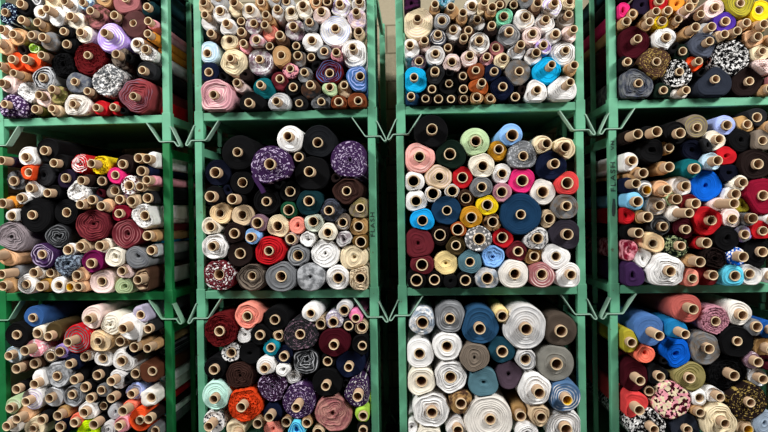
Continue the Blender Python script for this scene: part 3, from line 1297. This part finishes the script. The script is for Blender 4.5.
everywhere = Counter()
for _, L_ in ALL:
    for q in L_:
        w, yel = words_for(q)
        q['desc'] = w + ' fabric roll' + ('' if q['tube'] else ' without tube') + (' with yellow-lined tube' if yel else '')
        everywhere[q['desc']] += 1
n_plain = 0
USED = set()
for (c, k), L_ in ALL:
    place_ = f'{LEV[k]} rack, {ORD[c]} column'
    inr = Counter(q['desc'] for q in L_)
    cols = Counter()
    for q in L_: cols[q['c']] += 1
    marks = [q for q in L_ if cols[q['c']] == 1 and q['r'] >= 8 and not q['back']]
    for q in L_:
        if inr[q['desc']] == 1:
            q['label'] = f"{q['desc']} in the {place_}"
            if len(q['label'].split()) > 16: q['label'] = f"{q['desc']}, {place_}"
            USED.add(q['label']); continue
        best = None
        same = [o for o in L_ if o['desc'] == q['desc'] and o is not q]
        cand = sorted((o for o in marks if o is not q), key=lambda o: (o['F']-q['F']).length)
        for lm in cand[:9]:
            d = q['F']-lm['F']
            rel = ('just right of' if d.x > 0 else 'just left of') if abs(d.x) > abs(d.y) else ('above' if d.y > 0 else 'below')
            def fits(o):
                e = o['F']-lm['F']
                r2 = ('just right of' if e.x > 0 else 'just left of') if abs(e.x) > abs(e.y) else ('above' if e.y > 0 else 'below')
                return r2 == rel and e.length < d.length*1.5+.02
            if any(fits(o) for o in same): continue
            size_d = q['desc']
            for dsc in (size_d, size_d.replace(' fabric', '')):
                lab = f"{dsc} {rel} the {lm['c'].replace('_', ' ')} roll, {place_}"
                if len(lab.split()) <= 16 and lab not in USED: best = lab; break
            if best: break
        if best is None:
            for l1 in cand[:5]:
                for l2 in cand[:7]:
                    if l1 is l2: continue
                    lab = f"{q['desc'].replace(' fabric', '')} between {l1['c'].replace('_', ' ')} and {l2['c'].replace('_', ' ')} rolls, {place_}"
                    s_ = lambda o: (o['F']-l1['F']).length+(o['F']-l2['F']).length
                    if len(lab.split()) <= 16 and lab not in USED and all(s_(o) > s_(q)*1.08 for o in same): best = lab; break
                if best: break
        if best is None:
            rank = sorted([o for o in L_ if o['desc'] == q['desc']], key=lambda o: -o['F'].y).index(q)
            nth = ('topmost', 'second highest', 'third highest', 'fourth highest', 'fifth highest', 'sixth highest', 'seventh highest', 'eighth highest', 'ninth highest', 'tenth highest', 'eleventh highest', 'twelfth highest', 'thirteenth highest')[min(rank, 12)]
            best = f"{nth} {q['desc'].replace(' fabric', '')}, {place_}"; n_plain += 1
        q['label'] = best; USED.add(best)
print('labels by rank only:', n_plain, 'of', sum(len(l) for _, l in ALL), 'distinct', len(USED))

for (c, k), L_ in ALL:
    for q in L_:
        rng = random.Random(q['rng'])
        root = bpy.data.objects.new(kind_name(q), None); COLL.objects.link(root)
        zc = q['ax'].y
        root.location = (q['ax'].x, q['yf'], zc)
        root['label'] = q['label']; root['category'] = 'fabric roll'
        root['group'] = f'fabric rolls in the {LEV[k]} rack of the {ORD[c]} column'
        rc = q['rt']-.0004 if q['tube'] else min(.0035, min(q['out'])*.5)
        L = 1.0 if q['back'] else 1.10+rng.uniform(0, .06)
        fin = [f for f in q['fin'] if f != 'y']
        fab = link('fabric', roll_mesh(rng, q['out'], rc, L, q['fin'], q['tube'], lin(COL[q['c']])[1] > .5), fabric_mat(q['c'], sorted(fin)), root)
        if q['tube']:
            link('cardboard_tube', tube_mesh(q['rt'], CARD, YELLOW if 'y' in q['fin'] else CARD), None, root, (0, -q['p'], 0))

        path = TAILS.get((c, k)+q.get('h', q['f']))
        if path:
            pts = [at(a, b, q['yf']+.01) for a, b in path[1:]]
            me = strap_mesh('loose_end', [(p.x-root.location.x, p.z-root.location.z) for p in pts], path[0], -.004, .022)
            link('loose_end', me, fabric_mat(q['c'], sorted(fin)), root)

# ---------------------------------------------------------------- light of the hall
def area(name, loc, rot, sx, sy, power, col=(1, 1, 1)):
    l = bpy.data.lights.new(name, 'AREA'); l.shape = 'RECTANGLE'; l.size = sx; l.size_y = sy; l.energy = power; l.color = col
    o = bpy.data.objects.new(name, l); COLL.objects.link(o); o.location = loc; o.rotation_euler = rot; return o
for x in (-4.3, 4.3):
    area('unseen_overhead_lamp', (x, .5, 5.0), (math.radians(33), 0, math.radians(-38 if x < 0 else 38)), 1.7, .7, LAMP, (1, .975, .94))
    area('unseen_overhead_lamp', (x*.98, -1.4, 5.2), (math.radians(44), 0, math.radians(-38 if x < 0 else 38)), 2.0, .7, FILL, (.97, .98, 1))  # unseen fill lights, added to brighten the roll fronts
w = bpy.data.worlds.new('hall'); scene.world = w; w.use_nodes = True
w.node_tree.nodes['Background'].inputs[0].default_value = (.9, .95, 1, 1)
w.node_tree.nodes['Background'].inputs[1].default_value = WORLD
